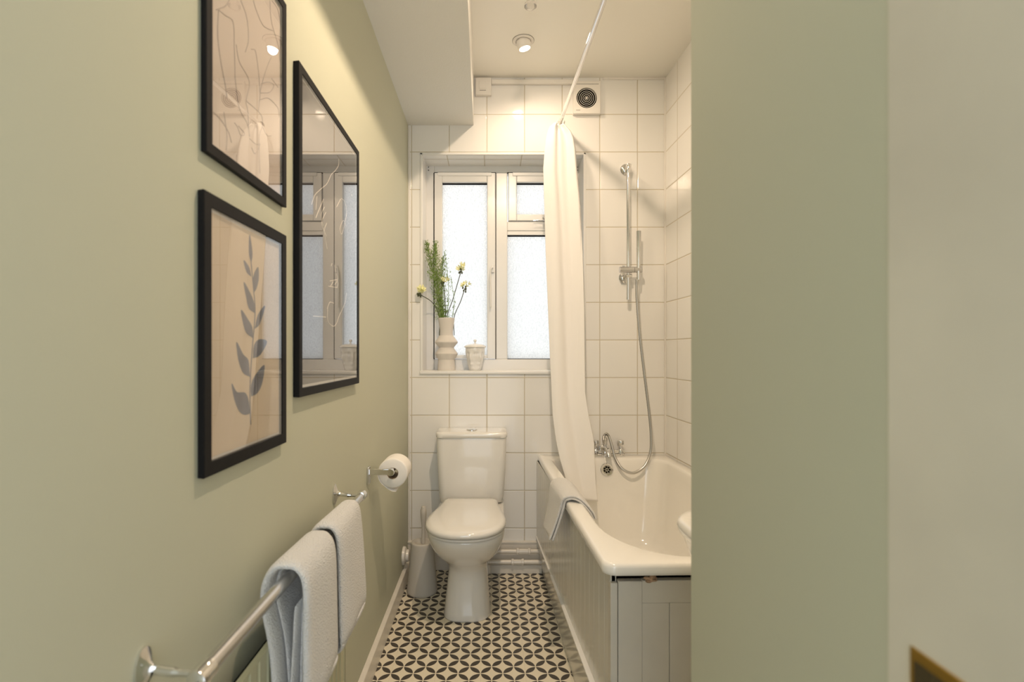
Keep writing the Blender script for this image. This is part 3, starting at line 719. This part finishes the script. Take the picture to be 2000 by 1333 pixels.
def ribbon(pathf, th, y0, y1, amp=.0, seed=0, n=14):
    """pathf(f): (x,z) centre line at fraction f along Y; returns rings of a closed cross-section"""
    rnd = random.Random(seed); ph = rnd.random()*6; rs = []
    for j in range(n+1):
        f = j/n; y = lerp(y0, y1, f); L, Rr = [], []
        P2 = bez([Vector((a, 0, b)) for a, b in pathf(f)], 6); N = len(P2)
        endf = min(1, min(f, 1-f)*n/1.2+.45)
        for i, p in enumerate(P2):
            t_ = (P2[min(i+1, N-1)]-P2[max(i-1, 0)]).normalized(); nn = Vector((-t_.z, 0, t_.x))
            g = i/(N-1); wob = amp*math.sin(f*7+ph+g*3)*(abs(g-.5)*2)**1.5
            hw = th*.5*(.5 if i in (0, N-1) else 1)*endf
            L.append(p+nn*hw+Vector((wob, y, 0))); Rr.append(p-nn*hw+Vector((wob, y, 0)))
        rs.append(L+Rr[::-1])
    return rs
def hand_towel(y0, y1, label, seed, r0, r1):
    m = MB()
    def U(k, xf, zf, xb, zb):
        def g(f):
            rr = lerp(r0, r1, f)*k; up = rr*.62
            return [(xb, zb), (lerp(xb, TX-rr*.8, .45), lerp(zb, TZ, .5)), (TX-rr*.92, TZ-.045), (TX-rr*.86, TZ-.005), (TX-rr*.45, TZ+up*.85), (TX+.002, TZ+up), (TX+rr*.52, TZ+up*.78), (TX+rr*.86, TZ-.012), (lerp(TX+rr*.86, xf, .55), lerp(TZ, zf, .45)), (xf, zf)]
        return g
    m.ribbon(ribbon(U(1.0, -.322, .514, -.377, .500), .016, y0, y1, .002, seed))
    m.ribbon(ribbon(U(.66, -.341, .524, -.3625, .520), .0075, y0+.030, y1-.006, .002, seed+1))
    m.ribbon(ribbon(lambda f: [(-.352, .525), (-.350, .60), (-.347, .66), (-.345, .71)], .007, y0+.010, y1-.01, .002, seed+2))
    m.ribbon(ribbon(lambda f: [(-.322, .522), (-.326, .507), (-.333, .504), (-.340, .510), (-.341, .528)], .010, y0+.002, y1-.003, .002, seed))
    o = m.build('hand_towel', M['towel'], smooth=True, angle=180, sub=1)
    return tag(o, label, 'towel', 'hand towels on the towel rail')
hand_towel(.905, 1.095, 'nearer folded white hand towel on the chrome rail', 3, .042, .036)
hand_towel(1.122, 1.342, 'farther folded white hand towel on the chrome rail, next to the roll holder', 11, .036, .026)

# towel on the edge of the bath
m = MB()
def bt_path(f):   # f: 0 near, 1 far
    Y = lerp(1.865, 2.15, f); d = YB-Y; xo = .254+.0273*d; w_ = .050
    zo = lerp(.470, .44, f); xb = lerp(xo-.062, xo-.045, f)
    return [(xb, zo), (lerp(xb, xo, .35), lerp(zo, .6, .45)), (xo-.022, .585), (xo-.012, .622), (xo+.018, RZ+.022), (xo+w_-.004, RZ+.016), (xo+w_+.020, RZ-.004), (xo+w_+.038, RZ-.026), (xo+w_+lerp(.050, .045, f), RZ-.050)]
n = 18; rs = []
for layer, th, dz, sh in ((0, .009, .0, 0), (1, .009, -.008, .006)):
    rs = []
    for j in range(n+1):
        f = j/n; P2 = bez([Vector((a, 0, b)) for a, b in bt_path(f)], 6); N = len(P2); L, Rr = [], []
        for i, p in enumerate(P2):
            t_ = (P2[min(i+1, N-1)]-P2[max(i-1, 0)]).normalized(); nn = Vector((-t_.z, 0, t_.x)); g = i/(N-1)
            out = nn if nn.z > 0 or (nn.x < 0 and g < .3) else nn
            wob = .004*math.sin(f*6+layer)*(1-g)**2
            y = lerp(1.865, 2.15, f)+(.5-f)*.0+ .012*math.sin(g*5)*(1 if j == 0 else 0) - (.04*(g-.5))*(1-f)
            q = p+Vector((wob, y, 0)); off = -th*.98*layer
            L.append(q+nn*(off+th*.5)); Rr.append(q+nn*(off-th*.5))
        rs.append(L+Rr[::-1])
    m.ribbon(rs)
o = m.build('bath_mat', M['towel'], smooth=True, angle=180, sub=1)
tag(o, 'white folded towel mat draped over the edge of the bathtub', 'towel')

# ------------------------------------------------------------------ pictures
def frame(name_label, y0, y1, z0, z1, xf, bw, artm, group=None, mount=0):
    t_ = thing('picture_frame', name_label, 'picture', (XL, (y0+y1)/2, z0), group)
    m = MB()
    def rect(x, i): return [(x, y0+i, z0+i), (x, y1-i, z0+i), (x, y1-i, z1-i), (x, y0+i, z1-i)]
    rs_ = [rect(XL+.0005, .001), rect(xf-.001, 0), rect(xf, .0012), rect(xf, bw-.0015), rect(xf-.0015, bw), rect(XL+.004, bw)]
    m.rings(rs_, False, False)
    m.build('frame_moulding', M['black_frame'], t_)
    xa_ = xf-.0065
    m = MB(); m.box(XL+.001, xa_, y0+bw*.4, y1-bw*.4, z0+bw*.4, z1-bw*.4); m.build('mount', M['mount'], t_)
    m = MB(); b2 = bw+mount; m.box(xa_-.001, xa_+.0005, y0+b2, y1-b2, z0+b2, z1-b2); pr = m.build('print', artm, t_)
    m = MB(); m.box(xf-.0035, xf-.0015, y0+bw*.7, y1-bw*.7, z0+bw*.7, z1-bw*.7); m.build('glazing', M['pglass'], t_)
    return pr, xa_+.0006
def strokes(t_, X, lines, org, scl, r, m_, name):
    m = MB()
    for ln in lines:
        p = [onx(org[0]+a/scl, org[1]+b/scl, X) for a, b in ln]
        m.tube(bez(p, 8), r, 5)
    m.build(name, m_, t_, smooth=True)
# leaf print
t_, xp = frame('black framed print of a slate blue leafy branch, below the line drawing', .771, 1.083, .970, 1.402, -.425, .022, M['art_sand'], mount=.004)
LV = [[(262,995),(240,1002),(215,985),(195,935),(183,865),(205,902),(240,905),(255,935)],
 [(268,922),(296,905),(316,860),(325,785),(292,820),(274,850),(266,885)],
 [(262,837),(232,818),(212,762),(204,685),(232,738),(255,765)],
 [(275,756),(306,742),(336,684),(302,674),(280,700)],
 [(275,668),(246,645),(232,600),(224,545),(254,588),(272,622)],
 [(283,628),(305,606),(328,528),(298,565)],
 [(283,560),(258,540),(246,490),(236,425),(262,470),(280,515)],
 [(282,468),(274,425),(282,385),(298,360),(300,410),(292,448)],
 [(268,402),(248,382),(235,330),(258,360)],
 [(268,342),(258,300),(260,218),(270,270),(273,310)]]
m = MB()
for lf in LV:
    pl = bez([onx(370+a/2.222, 360+b/2.222, xp) for a, b in lf+[lf[0]]], 4)[:-1]
    m.rings([pl, [p+Vector((.0004, 0, 0)) for p in pl]])
m.build('leaf_drawing', M['ink_blue'], t_)
strokes(t_, xp, [[(265,1045),(262,900),(270,740),(284,560),(276,440),(266,330)]], (370,360), 2.222, .0011, M['ink_blue'], 'stem_drawing')
# line drawing on blush
t_, xp = frame('black framed blush print of fine grey line drawing, highest on the wall', .7795, 1.087, 1.4615, 1.888, -.4264, .0185, M['art_pink'], mount=.002)
strokes(t_, xp, [
 [(225,0),(200,40),(140,65)], [(150,60),(200,100),(250,145),(258,300),(262,430),(265,520),(290,700),(340,800),(360,890)],
 [(155,70),(150,230),(170,400),(200,560),(210,640)], [(300,0),(340,120),(350,260),(330,340)], [(270,290),(290,400),(345,500),(355,560),(335,660),(345,720),(355,890)],
 [(335,655),(430,745),(440,820),(420,900),(425,1130)], [(380,0),(410,90),(450,170),(510,200)], [(370,320),(400,350),(425,590),(415,720)],
 [(500,370),(470,440),(440,540),(425,610)], [(435,545),(480,535),(515,555),(490,600),(430,605)], [(425,650),(480,640),(540,700),(550,760)],
 [(500,510),(545,570)], [(490,0),(500,140),(545,300),(555,400)], [(120,730),(170,780),(220,860),(240,930)], [(440,820),(470,880),(500,885)], [(355,900),(400,940),(425,940),(395,1000),(370,960)],
 [(260,800),(280,830),(300,880),(325,870),(285,820)], [(190,730),(210,880),(205,980)], [(500,0),(540,60),(560,160)]], (380,0), 3.333, .00075, M['ink_grey'], 'line_drawing')
# dark print with white lines
t_, xp = frame('tallest black framed picture, dark print with white lines reflecting the window', 1.146, 1.671, 1.058, 1.8045, -.4215, .020, M['art_dark'], mount=.006)
strokes(t_, xp, [
 [(193,402),(192,425),(180,445),(165,460),(150,492),(128,512),(105,535),(92,570)],
 [(137,550),(120,590),(108,620)], [(140,580),(128,610),(135,650)], [(145,600),(130,640),(148,690)], [(148,640),(140,670),(150,735)], [(112,540),(108,590)],
 [(203,548),(215,560),(222,600),(215,640),(205,680),(198,660),(210,630),(220,650)], [(200,550),(185,580)],
],
 (560,100), 1.904, .0011, M['ink_white'], 'line_drawing')
strokes(t_, xp, [
 [(178,795),(182,820),(188,850),(178,870)], [(160,855),(188,850)], [(155,875),(188,880)], [(172,858),(162,876)], [(186,852),(190,866),(186,880)],
 [(98,986),(145,990)], [(150,960),(160,935),(175,938)], [(152,950),(152,1000),(168,1022),(182,1018),(195,985),(215,940),(222,900)], [(168,790),(165,800)]],
 (560,100), 1.904, .0011, M['ink_white'], 'signature')

# ------------------------------------------------------------------ fan, switch, lights
FY = 2.735
fx0, fx1, fz0, fz1 = (1120-CX)*FY/K, (1173-CX)*FY/K, at(0,222,FY).z, at(0,158,FY).z
t = thing('extractor_fan', 'square white extractor fan with round dark grille high on tiled wall', 'extractor fan', ((fx0+fx1)/2, YB, fz0))
fc = Vector((at(1146,0,FY).x, FY, at(0,191,FY).z))
m = MB()
# housing with a round opening
n = 48; sq = []
for k in range(n):
    a = 2*PI*k/n+PI/4; cx_, cz_ = math.cos(a), math.sin(a); s_ = 1/max(abs(cx_), abs(cz_))
    X = fc.x+cx_*s_*10; Z = fc.z+cz_*s_*10
    u, v = cx_*s_, cz_*s_
    sq.append((lerp(fx0, fx1, (u+1)/2), lerp(fz0, fz1, (v+1)/2)))
cir = [(fc.x+.054*math.cos(2*PI*k/n+PI/4), fc.z+.054*math.sin(2*PI*k/n+PI/4)) for k in range(n)]
m.rings([[(x, YB, z) for x, z in sq], [(x, FY+.002, z) for x, z in sq], [(lerp(x, fc.x, .02), FY, lerp(z, fc.z, .02)) for x, z in sq], [(x, FY, z) for x, z in cir], [(x, FY+.018, z) for x, z in cir]], False, False)
m.build('housing', M['plastic'], t)
MB().lathe([(.0535,0),(.0535,.002)], (fc.x, FY+.014, fc.z), 'Y', 40).build('fan_opening', M['dark'], t)
for r in (.047, .037, .028, .019, .0105):
    m = MB(); m.tube([(fc.x+r*math.cos(2*PI*k/40), FY+.004, fc.z+r*math.sin(2*PI*k/40)) for k in range(41)], .0011, 6)
    if r < .011: m.ball((fc.x, FY+.004, fc.z), .006)
    m.build('grille_ring', M['plastic'], t, smooth=True)
MB().box(fx0+.01, fx1-.01, FY-.0006, FY+.003, fz1-.018, fz1-.0155).build('slot', M['rubber'], t)
MB().box(fx0+.014, fx0+.036, FY-.0005, FY+.001, fz0+.017, fz0+.0195).build('maker_mark', M['rubber'], t)
a0, a1 = at(928.5,185,2.735), at(959.5,151,2.735)
t = thing('wall_switch', 'square white fused switch plate beside the ceiling soffit', 'switch', ((a0.x+a1.x)/2, YB, a0.z))
MB().box(a0.x, a1.x, 2.735, YB, a0.z, a1.z).build('switch_plate', M['plastic'], t, bevel=.003)
MB().box(a0.x+.018, a1.x-.024, 2.733, 2.737, a0.z+.033, a1.z-.018).build('rocker', M['plastic'], t, bevel=.0015)
MB().box(a0.x+.022, a1.x-.028, 2.7343, 2.737, a0.z+.022, a0.z+.025).build('indicator', M['rubber'], t)

em = mat('lamp_glow', (1, .9, .75), .5, emit=(1.0, .88, .66), es=18)
def downlight(x, y, tilt, power, label):
    t_ = thing('ceiling_downlight', label, 'ceiling light', (x, y, ZC))
    MB().lathe([(.049,0),(.050,-.003),(.044,-.007),(.037,-.006),(.035,-.001)], (x, y, ZC), seg=40).build('bezel', M['plastic'], t_, smooth=True)
    MB().lathe([(.0515,0),(.0515,-.0015),(.035,-.0015)], (x, y, ZC), seg=40, cap1=False).build('gasket_and_gap_shade', M['rubber'], t_)  # grey ring standing in for the shadow gap around the bezel
    d = Vector(tilt).normalized(); c0 = Vector((x, y, ZC-.002))
    m = MB(); m.lathe([(.031,-.004),(.034,.004),(.033,.020),(.030,.034),(.026,.036),(.025,.030)], c0, d=d, seg=32); m.build('eyeball', M['plastic'], t_, smooth=True)
    MB().lathe([(.024,.0),(.024,.0012)], c0+d*.0315, d=d, seg=28).build('lamp', em, t_)
    l = bpy.data.lights.new('spot_light', 'SPOT'); l.energy = power; l.color = SPOT_COL; l.spot_size = math.radians(165); l.spot_blend = .75; l.shadow_soft_size = .022
    o = bpy.data.objects.new('spot_light', l); COL.objects.link(o); o.location = c0+d*.040
    o.rotation_euler = d.to_track_quat('-Z', 'Y').to_euler()
    o.parent = t_; o.matrix_parent_inverse = Matrix.Translation(-Vector(t_.location))
downlight(.156, 2.43, (.22, .06, -1), 11.5, 'round tilted ceiling downlight glowing warm near the extractor fan')
downlight(.156, 1.22, (.0, .35, -1), 60, 'second ceiling downlight nearer the door, above the bath end')
# loose unlit bulb
bp = at(1036, 12, 2.06)
t = thing('hanging_bulb', 'small unlit clear reflector bulb hanging below the ceiling', 'light bulb', bp)
gm = mat('bulb_glass', (.85, .83, .8), .12); gm.node_tree.nodes['Principled BSDF'].inputs['Transmission Weight'].default_value = .85
MB().lathe([(.006,.034),(.012,.026),(.021,.014),(.0245,.002),(.0245,-.002),(.020,-.005),(.008,-.007)], bp, seg=28).build('bulb_glass', gm, t, smooth=True)
MB().lathe([(.008,.03),(.008,.046),(.005,.05)], bp, seg=14).tube([bp+Vector((0,0,.05)), (bp.x+.004, bp.y+.004, ZC)], .002, 6).build('bulb_cap', M['rubber'], t, smooth=True)

# ------------------------------------------------------------------ washbasin behind the wall block
t = thing('washbasin', 'white ceramic washbasin just visible past the green wall edge', 'washbasin', (.59, BY, .60))
def bo(o_, z, hx=.215, y1=1.135, cx=.598):
    out = []; hx -= o_; yb_ = BY+.001; yf_ = y1-o_*.8; n = 14
    out.append((cx-hx, yb_, z))
    for k in range(n+1):
        a = PI-PI*k/n; r = .115
        xx = cx+(-(hx-r) if k <= n/2 else (hx-r))+r*math.cos(a)
        out.append((xx, yf_-r*.8+r*.8*math.sin(a), z))
    out.append((cx+hx, yb_, z)); return out
MB().rings([bo(.12,.64), bo(.08,.66), bo(.045,.70), bo(.02,.745), bo(.008,.785), bo(.0,.795), bo(-.002,.805), bo(0,.815), bo(.006,.82), bo(.028,.82), bo(.045,.80), bo(.08,.74), bo(.12,.72)]).build('basin', M['ceramic'], t, smooth=True, angle=60)
MB().lathe([(.10,.0),(.075,.04),(.065,.3),(.085,.60),(.09,.66)], (.598, BY+.12, 0), seg=24).build('pedestal', M['ceramic'], t, smooth=True)
m = MB(); m.lathe([(.02,0),(.016,.01),(.012,.05),(.016,.06)], (.598, BY+.035, .82)).tube(bez([(.598,BY+.035,.865),(.598,BY+.09,.88),(.598,BY+.13,.86)],5), .009, 10); m.build('tap', M['chrome'], t, smooth=True)

# ------------------------------------------------------------------ strike plate on the door lining
y_a, y_b = lx*K/(1781-CX), .30
def zz_(py, px): return CH-(py-CY)*(lx*K/(px-CX))/K
zt = zz_(1262, 1781)
t = thing('strike_plate', 'blurred brass strike plate on the door lining at lower right', 'strike plate', (lx, y_a, zt-.05))
m = MB(); m.box(lx-.0015, lx+.001, .27, y_a, zt-.10, zt); m.build('plate', M['brass'], t, bevel=.0005)
MB().box(lx-.0019, lx+.001, .285, y_a-.004, zt-.09, zt-.008).build('latch_hole', mat('latch_dark', (.05,.035,.01), .5), t)
